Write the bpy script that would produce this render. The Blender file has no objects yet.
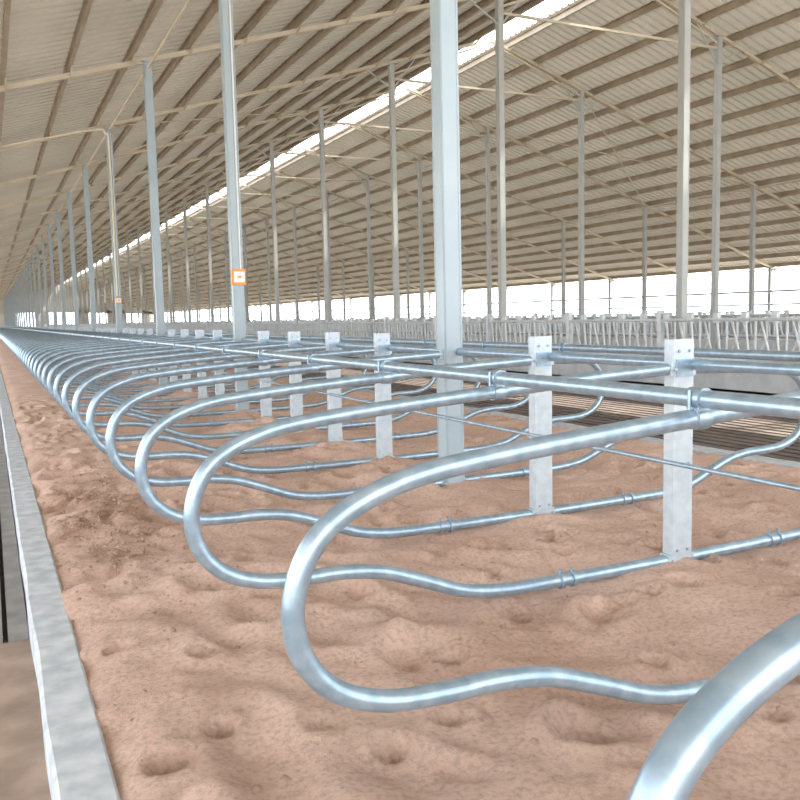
import bpy, math, random
import numpy as np
from mathutils import Matrix, Vector, noise
random.seed(4); rng=np.random.default_rng(4)
S=bpy.context.scene
S.view_settings.view_transform='Standard'
S.view_settings.exposure=0.12

# ------------------------------------------------------------------ constants (metres)
YEND=206.0; YBEG=-6.0
XP=3.15; XC=3.17; XR2=11.48; XR3=18.67; XR4=27.0; XEL=-5.0; XER=35.15
XRIDGE=15.07; ZRIDGE=10.35; SLL=0.30; SLR=0.335
YC0=5.61; BAY=6.0
Y1=2.0; PITCH=1.2
def roofz(x): return ZRIDGE-(SLL if x<XRIDGE else SLR)*abs(x-XRIDGE)

# ------------------------------------------------------------------ materials
def mat(name):
    m=bpy.data.materials.new(name); m.use_nodes=True
    nt=m.node_tree; b=nt.nodes['Principled BSDF']; return m,nt,b
def noise_mix(nt,c1,c2,scale,detail=4,lo=.35,hi=.65,vec=None):
    n=nt.nodes.new('ShaderNodeTexNoise'); n.inputs['Scale'].default_value=scale; n.inputs['Detail'].default_value=detail
    tc=nt.nodes.new('ShaderNodeTexCoord'); nt.links.new(tc.outputs['Object'] if vec is None else vec,n.inputs['Vector'])
    r=nt.nodes.new('ShaderNodeValToRGB'); r.color_ramp.elements[0].position=lo; r.color_ramp.elements[1].position=hi
    r.color_ramp.elements[0].color=(*c1,1); r.color_ramp.elements[1].color=(*c2,1)
    nt.links.new(n.outputs['Fac'],r.inputs['Fac']); return r.outputs['Color'],n
def bump(nt,b,src,strength,dist):
    bp=nt.nodes.new('ShaderNodeBump'); bp.inputs['Strength'].default_value=strength; bp.inputs['Distance'].default_value=dist
    nt.links.new(src,bp.inputs['Height']); nt.links.new(bp.outputs['Normal'],b.inputs['Normal']); return bp
def simple(name,c1,c2,scale,rough=.6,metal=0.,bs=0,bd=.005):
    m,nt,b=mat(name); col,n=noise_mix(nt,c1,c2,scale)
    nt.links.new(col,b.inputs['Base Color']); b.inputs['Roughness'].default_value=rough; b.inputs['Metallic'].default_value=metal
    if bs: bump(nt,b,n.outputs['Fac'],bs,bd)
    return m
M_GALV=simple('galvanized_tube',(.285,.39,.485),(.40,.51,.60),22,.32,.58)
M_POST=simple('galvanized_post',(.46,.53,.58),(.56,.62,.66),18,.45,.35)
M_LOCK=simple('galvanized_headlock',(.56,.60,.62),(.68,.71,.72),9,.45,.2)
M_COL=simple('painted_column_steel',(.35,.43,.475),(.41,.485,.52),1.5,.45,.1)
M_COLLIT=simple('column_steel_lit_tone',(.40,.42,.41),(.48,.49,.47),1.5,.45,.05)  # column rows other than XC: light from above put into a paler, warmer colour
M_CREAM=simple('truss_steel_cream',(.54,.47,.35),(.62,.55,.43),2,.5,.05)
M_PURL=simple('purlin_steel',(.34,.275,.195),(.43,.36,.265),2,.5,.05)
M_CONC=simple('curb_concrete',(.42,.46,.50),(.62,.65,.68),9,.8,0,.3)
M_DARK=simple('alley_rubber',(.12,.095,.08),(.20,.16,.14),3,.65,0,.3)
M_DIRT=simple('alley_dirt',(.26,.19,.145),(.42,.31,.24),5,.9,0,.6,.01)
M_LANE=simple('feed_lane_concrete',(.42,.39,.35),(.52,.48,.44),2,.8)
M_WHITE=simple('white_concrete',(.50,.52,.53),(.62,.63,.64),4,.7)
M_CLAD=simple('gable_cladding',(.50,.49,.45),(.58,.57,.53),.5,.6)
M_OUT=simple('outside_ground',(.50,.46,.40),(.6,.56,.5),.2,.9)
M_BLACK=simple('black_slot',(.02,.02,.02),(.04,.04,.04),5,.9)
M_MAT=simple('grey_floor_slab',(.20,.19,.18),(.30,.28,.26),6,.7,0,.2)
M_ORANGE=simple('orange_plastic',(.80,.30,.04),(.85,.36,.05),5,.4)
M_BOXW=simple('white_plastic',(.8,.8,.78),(.85,.85,.83),5,.4)
M_COND=simple('conduit_white',(.74,.70,.56),(.80,.76,.62),5,.5)

# roof sheet: diffuse + slight translucency of daylight through the sheeting
M_ROOF=bpy.data.materials.new('roof_sheet'); M_ROOF.use_nodes=True
nt=M_ROOF.node_tree; nt.nodes.clear()
out=nt.nodes.new('ShaderNodeOutputMaterial'); mx=nt.nodes.new('ShaderNodeMixShader')
df=nt.nodes.new('ShaderNodeBsdfDiffuse'); tr=nt.nodes.new('ShaderNodeBsdfTranslucent')
col,_=noise_mix(nt,(.42,.385,.315),(.53,.49,.41),.35)
nt.links.new(col,df.inputs['Color']); tr.inputs['Color'].default_value=(.95,.87,.73,1)
mx.inputs[0].default_value=.030
nt.links.new(df.outputs[0],mx.inputs[1]); nt.links.new(tr.outputs[0],mx.inputs[2]); nt.links.new(mx.outputs[0],out.inputs[0])

# sand
M_SAND,nt,b=mat('bedding_sand')
col,n1=noise_mix(nt,(.70,.47,.365),(.88,.64,.52),1.3,6,.3,.7)
col2,n2=noise_mix(nt,(.72,.69,.67),(1.05,1.05,1.05),46,9,.3,.55)
mul=nt.nodes.new('ShaderNodeMix'); mul.data_type='RGBA'; mul.blend_type='MULTIPLY'; mul.inputs[0].default_value=.75
nt.links.new(col,mul.inputs[6]); nt.links.new(col2,mul.inputs[7])
at=nt.nodes.new('ShaderNodeAttribute'); at.attribute_name='damp'
mul2=nt.nodes.new('ShaderNodeMix'); mul2.data_type='RGBA'; mul2.blend_type='MIX'
mul2.inputs[7].default_value=(.38,.225,.155,1)
nt.links.new(at.outputs['Fac'],mul2.inputs[0]); nt.links.new(mul.outputs[2],mul2.inputs[6])
nt.links.new(mul2.outputs[2],b.inputs['Base Color']); b.inputs['Roughness'].default_value=.95
b.inputs['Specular IOR Level'].default_value=.15
nb=nt.nodes.new('ShaderNodeTexNoise'); nb.inputs['Scale'].default_value=55; nb.inputs['Detail'].default_value=12; nb.inputs['Roughness'].default_value=.8
tc=nt.nodes.new('ShaderNodeTexCoord'); nt.links.new(tc.outputs['Object'],nb.inputs['Vector'])
bump(nt,b,nb.outputs['Fac'],.9,.024)

# ------------------------------------------------------------------ mesh builder
class MB:
    def __init__(s): s.v=[]; s.f=[]; s.m=[]; s.sm=[]
    def add(s,vs,fs,mi=0,smooth=False):
        o=len(s.v); s.v+= [tuple(v) for v in vs]; s.f+=[tuple(i+o for i in f) for f in fs]; s.m+=[mi]*len(fs); s.sm+=[smooth]*len(fs)
    def box(s,x0,x1,y0,y1,z0,z1,mi=0):
        vs=[(x,y,z) for x in (x0,x1) for y in (y0,y1) for z in (z0,z1)]
        s.add(vs,[(0,1,3,2),(4,6,7,5),(0,4,5,1),(2,3,7,6),(0,2,6,4),(1,5,7,3)],mi)
    def beam(s,a,b,w,h,mi=0,up=(0,0,1)):
        a=Vector(a);b=Vector(b);d=(b-a).normalized();sd=d.cross(Vector(up)).normalized();u=sd.cross(d)
        vs=[p+sd*(w/2*i)+u*(h/2*j) for p in (a,b) for i in (-1,1) for j in (-1,1)]
        s.add(vs,[(0,1,3,2),(4,6,7,5),(0,4,5,1),(2,3,7,6),(0,2,6,4),(1,5,7,3)],mi)
    def tube(s,pts,r,n=12,mi=0,caps=True):
        P=[Vector(p) for p in pts]; N=len(P); T=[]
        for i in range(N):
            T.append((P[min(i+1,N-1)]-P[max(i-1,0)]).normalized())
        ref=Vector((0,1,0)) if abs(T[0].y)<.9 else Vector((0,0,1))
        nrm=(ref-T[0]*ref.dot(T[0])).normalized(); vs=[]
        for i in range(N):
            nrm=(nrm-T[i]*nrm.dot(T[i])).normalized(); bn=T[i].cross(nrm)
            for k in range(n):
                a=2*math.pi*k/n; vs.append(P[i]+nrm*(r*math.cos(a))+bn*(r*math.sin(a)))
        fs=[(i*n+k,i*n+(k+1)%n,(i+1)*n+(k+1)%n,(i+1)*n+k) for i in range(N-1) for k in range(n)]
        s.add(vs,fs,mi,True)
        if caps: s.add(vs[:n],[tuple(range(n))][::-1],mi); s.add(vs[-n:],[tuple(range(n))],mi)
    def mesh(s,name,mats):
        me=bpy.data.meshes.new(name); me.from_pydata(s.v,[],s.f)
        for m in mats: me.materials.append(m)
        me.polygons.foreach_set('material_index',s.m); me.polygons.foreach_set('use_smooth',s.sm); me.update(); return me
    def obj(s,name,mats,loc=(0,0,0)):
        return place(name,s.mesh(name,mats),loc)
def place(name,me,loc=(0,0,0),rot=0):
    o=bpy.data.objects.new(name,me); S.collection.objects.link(o); o.location=loc; o.rotation_euler=(0,0,rot); return o
def arr(o,count,off):
    m=o.modifiers.new('array','ARRAY'); m.count=count; m.use_relative_offset=False; m.use_constant_offset=True; m.constant_offset_displace=off
def catmull(P,sub):
    P=[Vector(p) for p in P]; Q=[2*P[0]-P[1]]+P+[2*P[-1]-P[-2]]; out=[]
    for i in range(1,len(Q)-2):
        for k in range(sub):
            t=k/sub; a,b,c,d=Q[i-1:i+3]
            out.append(.5*((2*b)+(c-a)*t+(2*a-5*b+4*c-d)*t*t+(3*b-a-3*c+d)*t**3))
    out.append(P[-1]); return out

# ------------------------------------------------------------------ freestall divider (tube loop)
LP=[(3.09,1.04),(2.6,1.02),(2.055,.987),(1.65,.962),(1.29,.935),(1.03,.905),(.86,.855),(.745,.785),(.68,.69),(.655,.57),
    (.685,.445),(.775,.345),(.92,.288),(1.1,.272),(1.28,.268),(1.46,.24),(1.65,.172),(1.86,.092),(2.08,.058),(2.4,.050),(3.09,.045)]
def divider(mb,sub,n,sgn=1,x0=0,detail=True):
    pts=[(sgn*(x-XP)+x0,0,z) for x,z in LP]
    mb.tube(catmull(pts,sub),.031,n,0)
    if detail:
        for x,z in ((2.40,.050),(2.47,.050)):
            c=sgn*(x-XP)+x0; mb.tube([(c-.010,0,z),(c+.010,0,z)],.040,n,0)
            mb.tube([(c,0,z+.03),(c,0,z+.055)],.008,6,0)
        for z in (1.04,.045):   # end bracket plates at the post
            c=sgn*(-.065)+x0; mb.box(c-.02,c+.02,-.032,.032,z-.035,z+.035,1)
            mb.tube([(c,-.05,z),(c,.05,z)],.009,6,1)
        # saddle clamp that holds the neck rail on the loop
        c=sgn*(2.055-XP)+x0
        mb.tube([(c-.03,0,.9865),(c+.03,0,.984)],.037,n,0)
        mb.tube([(c,-.03,1.05),(c,.03,1.05)],.037,n,0)
        mb.box(c-.025,c+.025,-.025,.025,.99,1.05,0)
        for s2 in (-1,1): mb.tube([(c+s2*.040,0,.96),(c+s2*.040,0,1.08)],.006,6,0)
def post(mb,detail=True):
    w,d,t=.065,.035,.006; H=1.19; z0=-.25
    mb.box(-w,w,-d,-d+t,z0,H,1)
    mb.box(-w,-w+t,-d+t,d,z0,H,1); mb.box(w-t,w,-d+t,d,z0,H,1)
    mb.box(-w+t,-w+.02,d-t,d,z0,H,1); mb.box(w-.02,w-t,d-t,d,z0,H,1)
    if detail:
        for z in (1.13,1.07,.55,.10):
            for x in (-.035,.035): mb.tube([(x,-d-.009,z),(x,-d,z)],.008,6,0)
        mb.box(-.055,.055,-d-.006,-d,1.0,1.09,0)
mb=MB(); divider(mb,6,18); ME_DIV=mb.mesh('freestall_divider',[M_GALV,M_POST])
mb=MB(); post(mb); ME_POST=mb.mesh('freestall_post',[M_GALV,M_POST])
KN=10
for k in range(-1,KN+1):
    y=Y1+PITCH*(k-1)
    if k<1: y-=.055
    place('freestall_divider',ME_DIV,(XP,y,0)); place('freestall_divider',ME_DIV,(XP,y,0),math.pi)
    if k%5!=4: place('freestall_post',ME_POST,(XP,y,0))
mb=MB(); divider(mb,3,8); divider(mb,3,8,-1); post(mb,False)
o=mb.obj('freestall_divider_row',[M_GALV,M_POST],(XP,Y1+PITCH*KN,0)); arr(o,155,(0,PITCH,0))
o=place('freestall_divider_row',o.data,(XR4,Y1-PITCH*5,0)); arr(o,169,(0,PITCH,0))
def rails(xc,name):
    mb=MB()
    for x in (xc-1.095,xc+1.095): mb.tube([(x,-3,1.05),(x,198,1.05)],.030,14)
    mb.tube([(xc-.062,-3,.56),(xc-.062,198,.56)],.013,8)
    mb.tube([(xc+.062,-3,1.06),(xc+.062,198,1.06)],.028,12)
    mb.obj(name,[M_GALV])
rails(XP,'neck_rail'); rails(XR4,'neck_rail')

# ------------------------------------------------------------------ columns
def colmesh(x):
    mb=MB(); zt=roofz(x)-.30; a=.075
    mb.box(-a,a,-a,a,-.3,zt,0)
    mb.box(-a-.04,a+.04,-a-.04,a+.04,zt-.02,zt,0)
    mb.box(-a-.06,a+.06,-a-.06,a+.06,-.05,-.035,0)
    for s1 in (-1,1):
        mb.box(-a-.004,-a,s1*a-.012*s1-.006,s1*a-.012*s1+.006,0,zt-.1,0)
        mb.box(s1*a-.012*s1-.006,s1*a-.012*s1+.006,-a-.004,-a,0,zt-.1,0)
    if x in (XR2,XR3):
        for s1 in (-1,1):
            xx=s1*.8; mb.beam((s1*a,0,zt-.7),(xx,0,roofz(x+xx)-.34),.04,.04,0,(0,1,0))
    return mb.mesh('steel_column',[M_COL if x==XC else M_COLLIT])
for x in (XEL,XC,XR2,XR3,XR4,XER):
    me=colmesh(x)
    for n in range(-1,9): place('steel_column',me,(x,YC0+BAY*(n-1),0))
    o=place('steel_column_row',me,(x,YC0+BAY*8,0)); arr(o,25,(0,BAY,0))

# ------------------------------------------------------------------ roof sheets, purlins, rafters
GAP=.55
def sheet(mb,xa,xb):
    per=.30; d=.055; ys=[]; zs=[]
    y=YBEG
    while y<YEND:
        for dy,dz in ((0,0),(.19,0),(.21,d),(.28,d)): ys.append(y+dy); zs.append(dz)
        y+=per
    vs=[]
    for yy,zz in zip(ys,zs): vs+=[(xa,yy,roofz(xa)+zz),(xb,yy,roofz(xb)+zz)]
    mb.add(vs,[(2*i,2*i+1,2*i+3,2*i+2) for i in range(len(ys)-1)],0)
mb=MB(); sheet(mb,XEL-.6,XRIDGE-GAP); sheet(mb,XRIDGE+GAP,XER+.6); mb.obj('ceiling',[M_ROOF])
mb=MB(); L=20.3; NP=18
PX=[(s1,XRIDGE+s1*(GAP+.12+i*(L-.7)/(NP-1))) for s1 in (-1,1) for i in range(NP)]
for s1,x in PX:
    z=roofz(x)-.012
    mb.box(x-.005,x+.005,YBEG,YEND,z-.20,z,0)
    mb.box(x-.07,x,YBEG,YEND,z-.205,z-.20,0); mb.box(x-.07,x,YBEG,YEND,z-.006,z,0)
mb.obj('roof_purlins',[M_PURL])
mb=MB()
for s1 in (-1,1):
    xe=XRIDGE+s1*20.4; zt=-.27
    mb.beam((XRIDGE,0,ZRIDGE+zt),(xe,0,roofz(xe)+zt),.09,.10,0,(0,1,0))
for s1,x in PX:
    for q in (-1,1): mb.beam((x,0,roofz(x)-.31),(x,q*.5,roofz(x)-.20),.03,.03,0,(1,0,0))
for s1 in (-1,1): mb.beam((XRIDGE+s1*3.6,0,ZRIDGE-1.7),(XRIDGE,0,ZRIDGE-.35),.05,.05,0,(0,1,0))
mb.beam((XR2,0,roofz(XR2)-.75),(XR3,0,roofz(XR2)-.75),.06,.06,0,(0,1,0))
o=mb.obj('roof_rafters',[M_CREAM],(0,YC0-BAY,0)); arr(o,34,(0,BAY,0))
mb=MB()
for n in range(4,30,3):
    for xa,xb in ((XC,XR2),(XR3,XR4)):
        y0=YC0+BAY*(n-1)
        mb.tube([(xa,y0,roofz(xa)-.3),(xb,y0+BAY,roofz(xb)-.3)],.02,6)
        mb.tube([(xb,y0,roofz(xb)-.3),(xa,y0+BAY,roofz(xa)-.3)],.02,6)
for x in (XC,XR4,XEL,XER): mb.tube([(x,YBEG,roofz(x)-.42),(x,YEND,roofz(x)-.42)],.03,6)
mb.obj('roof_bracing',[M_CREAM])
# far gable: cladding above the drive-through openings
mb=MB(); vs=[(XEL-.6,YEND,4.0),(XRIDGE,YEND,4.0),(XER+.6,YEND,3.2),(XER+.6,YEND,roofz(XER+.6)),(XRIDGE,YEND,ZRIDGE),(XEL-.6,YEND,roofz(XEL-.6))]
mb.add(vs,[(0,1,4,5),(1,2,3,4)])
for x0,x1 in ((XEL-.6,-1.5),(1.5,5.0),(9.5,12),(18,21),(25,29),(33,XER+.6)): mb.box(x0,x1,YEND,YEND+.1,-.45,4.2,0)
mb.obj('wall_back',[M_CLAD])

# ------------------------------------------------------------------ headlock feed fences
def fence(x,side):
    mb=MB(); L=BAY
    mb.box(-.12,.12,0,L,-.3,.46,1)
    for z,r in ((1.15,.030),(.58,.030)): mb.tube([(0,0,z),(0,L,z)],r,8,0)
    n=10
    for i in range(n):
        y=L*(i+.5)/n
        mb.tube([(0,y-.22,.58),(0,y-.15,1.15)],.021,6,0)
        mb.tube([(0,y-.04,.58),(0,y+.14,1.15)],.021,6,0)
        mb.tube([(0,y+.24,.58),(0,y+.24,1.15)],.021,6,0)
        mb.tube([(.03,y+.18,.60),(.03,y+.04,.85),(.03,y+.06,1.20)],.016,6,0)
        mb.box(-.02,.05,y-.18,y-.07,1.10,1.27,0)
    for y in (.3,L/2+.05): mb.box(-.05,.05,y-.05,y+.05,.3,1.34,0)
    o=mb.obj('headlock_fence',[M_LOCK,M_WHITE],(x,YC0-BAY,0)); arr(o,34,(0,BAY,0))
fence(XR2-.22,1); fence(XR3+.22,-1)

# ------------------------------------------------------------------ floors
mb=MB(); mb.box(-5.4,.10,YBEG,YEND,-.45,-.17); mb.obj('floor_alley_left',[M_DIRT])
mb=MB(); mb.box(6.24,11.14,YBEG,YEND,-.45,-.17)
for i in range(24):
    x=6.35+i*.2; mb.box(x,x+.12,YBEG,YEND,-.17,-.150)
mb.obj('floor_alley_middle',[M_DARK])
mb=MB(); mb.box(11.14,19.01,YBEG,YEND,-.45,-.02); mb.obj('floor_feed_lane',[M_LANE])
mb=MB(); mb.box(19.01,23.9,YBEG,YEND,-.45,-.17); mb.box(30.1,35.05,YBEG,YEND,-.45,-.17); mb.obj('floor_alley_right',[M_DARK])
def curb(x0,x1):
    mb=MB(); ys=list(np.arange(YBEG,20,.08))+list(np.arange(20,YEND,2.))
    sec=[]
    for y in ys:
        w=.008*noise.noise(Vector((x0,y*1.5,0))); zz=.004*noise.noise(Vector((x0,y*3,5)))
        sec.append([(x0+w,y,-.4),(x0+w,y,-.012),(x0+.012+w,y,0+zz),(x1-.01,y,0+zz),(x1,y,-.01),(x1,y,-.4)])
    vs=[p for s_ in sec for p in s_]; n=6
    mb.add(vs,[(i*n+k,i*n+k+1,(i+1)*n+k+1,(i+1)*n+k) for i in range(len(sec)-1) for k in range(n-1)]+[(0,1,2,3,4,5)])
    mb.obj('curb',[M_CONC])
curb(.085,.25); curb(6.02,6.24); curb(23.9,24.12); curb(29.88,30.1)
mb=MB()
mb.box(-2.4,-.035,4.3,YEND,-.17,-.135,0); mb.box(-.035,-.012,4.3,YEND,-.17,-.165,1); mb.box(-.012,.078,4.3,YEND,-.17,-.14,0)
mb.obj('alley_floor_slab',[M_MAT,M_BLACK])
mb=MB(); mb.box(-300,400,-300,600,-.7,-.45); mb.obj('ground_outside',[M_OUT])

# ------------------------------------------------------------------ sand bed
feet=[]
for i in range(1000):
    hoof=i%5<3
    r=rng.uniform(.045,.075) if hoof else rng.uniform(.09,.17)
    feet.append((rng.uniform(.35,5.9),rng.uniform(-1,16),r,rng.uniform(.018,.055),rng.uniform(.7,1.5),hoof))
def sand(xs,ys,name,fine,parent=None):
    X,Y=np.meshgrid(xs,ys); Z=np.zeros_like(X); D=np.zeros_like(X)
    for j in range(X.shape[0]):
        for i in range(X.shape[1]):
            x,y=X[j,i],Y[j,i]
            z=.030*noise.noise(Vector((x*1.3,y*1.3,0)))+.022*noise.noise(Vector((x*4,y*4,3)))
            d=0
            if fine:
                z+=.012*noise.noise(Vector((x*9,y*9,7)))+.005*noise.noise(Vector((x*22,y*22,5)))
                m=math.exp(-((x-.62)/.42)**2-((y-6.0)/1.5)**2)
                m=m*(1+1.3*noise.noise(Vector((x*3,y*3,9))))
                d=max(0,min(1,(m-.25)*2))
                z+=d*.035*noise.noise(Vector((x*15,y*15,2)))
                nn=noise.noise(Vector((x*2.2,y*1.1,19)))
                d=max(d*.9*(.65+.6*noise.noise(Vector((x*13,y*13,4)))),max(0,nn-.25)*.4)
            Z[j,i]=z; D[j,i]=d
    if fine:
        for fx,fy,r,dp,el,hoof in feet:
            q=((X-fx)/r)**2+((Y-fy)/(r*el))**2
            Z+= -dp*np.exp(-q**(1.8 if hoof else 1.)*1.2)+dp*.35*np.exp(-(np.sqrt(q)-1.5)**2*5)
    Z+= -.02-.030*np.exp(-((X-2.1)/.45)**2)-.03*np.exp(-((X-4.2)/.45)**2)+.055*np.exp(-((X-XP)/.38)**2)
    Z+= .03*np.exp(-((X-.75)/.5)**2)
    def ss(a,b,x): t=np.clip((x-a)/(b-a),0,1); return t*t*(3-2*t)
    edge=np.array([.05*noise.noise(Vector((3,y*1.7,0)))+.04*noise.noise(Vector((9,y*7,0))) for y in ys])[:,None]
    e=ss(.13,.36,X+edge)*ss(6.2,5.9,X); Z=np.clip(Z,-.10,.1); Z=Z*e-.04*(1-e)+.02*e
    ny,nx=X.shape
    vs=np.stack([X.ravel(),Y.ravel(),Z.ravel()],1)
    idx=np.arange(ny*nx).reshape(ny,nx)
    fs=np.stack([idx[:-1,:-1].ravel(),idx[:-1,1:].ravel(),idx[1:,1:].ravel(),idx[1:,:-1].ravel()],1)
    me=bpy.data.meshes.new(name); me.from_pydata(vs.tolist(),[],fs.tolist())
    me.polygons.foreach_set('use_smooth',[True]*len(fs)); me.materials.append(M_SAND)
    a=me.attributes.new('damp','FLOAT','POINT'); a.data.foreach_set('value',D.ravel().astype(np.float32))
    me.update(); o=place(name,me); o.parent=parent
    if fine:   # loose clods lying on the surface
        cb=MB(); t=(1+5**.5)/2
        ico=[Vector(v).normalized() for v in [(-1,t,0),(1,t,0),(-1,-t,0),(1,-t,0),(0,-1,t),(0,1,t),(0,-1,-t),(0,1,-t),(t,0,-1),(t,0,1),(-t,0,-1),(-t,0,1)]]
        F=[(0,11,5),(0,5,1),(0,1,7),(0,7,10),(0,10,11),(1,5,9),(5,11,4),(11,10,2),(10,7,6),(7,1,8),(3,9,4),(3,4,2),(3,2,6),(3,6,8),(3,8,9),(4,9,5),(2,4,11),(6,2,10),(8,6,7),(9,8,1)]
        for q in range(1500):
            if q<1000: x,y=rng.normal(.62,.24),rng.normal(6.0,1.0)
            else: x,y=rng.uniform(.25,3.6),rng.uniform(1.2,8)
            if not(.22<x<5.9): continue
            i=int((x-xs[0])/(xs[1]-xs[0])); j=int(np.searchsorted(ys,y))
            z=Z[j,i]; rr=rng.gamma(2.,.0026)+.003
            rr=min(rr,.016)
            cb.add([Vector((x,y,z+rr*.1))+Vector((v.x*rr*rng.uniform(.7,1.3),v.y*rr*rng.uniform(.7,1.3),v.z*rr*rng.uniform(.6,1))) for v in ico],F,0,True)
        c=cb.obj('clods',[M_SAND]); c.parent=o
        ca=c.data.attributes.new('damp','FLOAT','POINT'); ca.data.foreach_set('value',[.45]*len(c.data.vertices))
    return o
sb=sand(np.arange(.09,6.2,.026),np.concatenate([np.arange(-2.5,8,.026),np.arange(8,17.01,.06)]),'sand_bed',True)
sand(np.arange(.09,6.2,.12),np.arange(17,YEND,.4),'sand_far',False,sb)
mb=MB(); mb.box(.2,6.1,YBEG,-2.5,-.3,-.03); mb.obj('sand_near',[M_SAND]).parent=sb
mb=MB(); mb.box(24.1,29.9,YBEG,YEND,-.45,.0); mb.obj('sand_bed',[M_SAND])

# ------------------------------------------------------------------ far side wall
mb=MB(); mb.box(XER+.1,XER+.3,YBEG,YEND,-.5,.85); mb.obj('wall_right',[M_WHITE])
mb=MB()
for z,r in ((1.5,.04),(2.15,.05),(1.15,.03)): mb.tube([(XER-.15,YBEG,z),(XER-.15,YEND,z)],r,8)
mb.obj('curtain_pipe',[M_COL])

# ------------------------------------------------------------------ electrics
def jbox(y,z,s=1.):
    mb=MB(); mb.box(-.10*s,.10*s,-.10,-.078,z-.11*s,z+.11*s,0); mb.box(-.075*s,.075*s,-.13,-.10,z-.075*s,z+.075*s,1)
    mb.box(-.025*s,.025*s,-.136,-.13,z-.015,z+.015,0); mb.tube([(.03,-.09,z+.11),(.03,-.09,roofz(XC)-.5)],.012,6,1)
    mb.obj('switch_box',[M_ORANGE,M_BOXW],(XC,y,0))
jbox(YC0+BAY,1.93); jbox(YC0+BAY*3,1.93,.8)
mb=MB(); yy=YC0+BAY*3-.2
mb.tube(catmull([(-4.0,yy,6.15-1.6),(0,yy,5.6),(XC-.5,yy,6.3),(XC-.12,yy,6.25),(XC-.03,yy+.08,5.8),(XC-.03,yy+.09,2.05)],5),.026,8)
mb.obj('electrical_conduit',[M_COND])

# ------------------------------------------------------------------ light
w=bpy.data.worlds.new('sky'); S.world=w; w.use_nodes=True; nt=w.node_tree
bg=nt.nodes['Background']; bg.inputs['Color'].default_value=(.89,.94,1.0,1); bg.inputs['Strength'].default_value=4.4
sd=bpy.data.lights.new('sun','SUN'); sd.energy=12; sd.angle=math.radians(1.0); sd.color=(1,.95,.86)
so=bpy.data.objects.new('sun',sd); S.collection.objects.link(so)
so.rotation_euler=Vector((.62,-.18,1.0)).to_track_quat('Z','Y').to_euler(); so.location=(30,-10,40)

# ------------------------------------------------------------------ camera
f,yaw,pitch,roll,H=835.4,.454,.1,.023,1.338
fw=Vector((math.sin(yaw)*math.cos(pitch),math.cos(yaw)*math.cos(pitch),-math.sin(pitch)))
r=Vector((math.cos(yaw),-math.sin(yaw),0)); u=r.cross(fw)
r2=math.cos(roll)*r-math.sin(roll)*u; u2=math.sin(roll)*r+math.cos(roll)*u
cd=bpy.data.cameras.new('camera'); co=bpy.data.objects.new('camera',cd); S.collection.objects.link(co)
cd.sensor_width=36; cd.lens=36*f/800; cd.clip_end=2000; cd.clip_start=.05
Mx=Matrix(((r2.x,u2.x,-fw.x,0),(r2.y,u2.y,-fw.y,0),(r2.z,u2.z,-fw.z,H),(0,0,0,1)))
co.matrix_world=Mx; S.camera=co
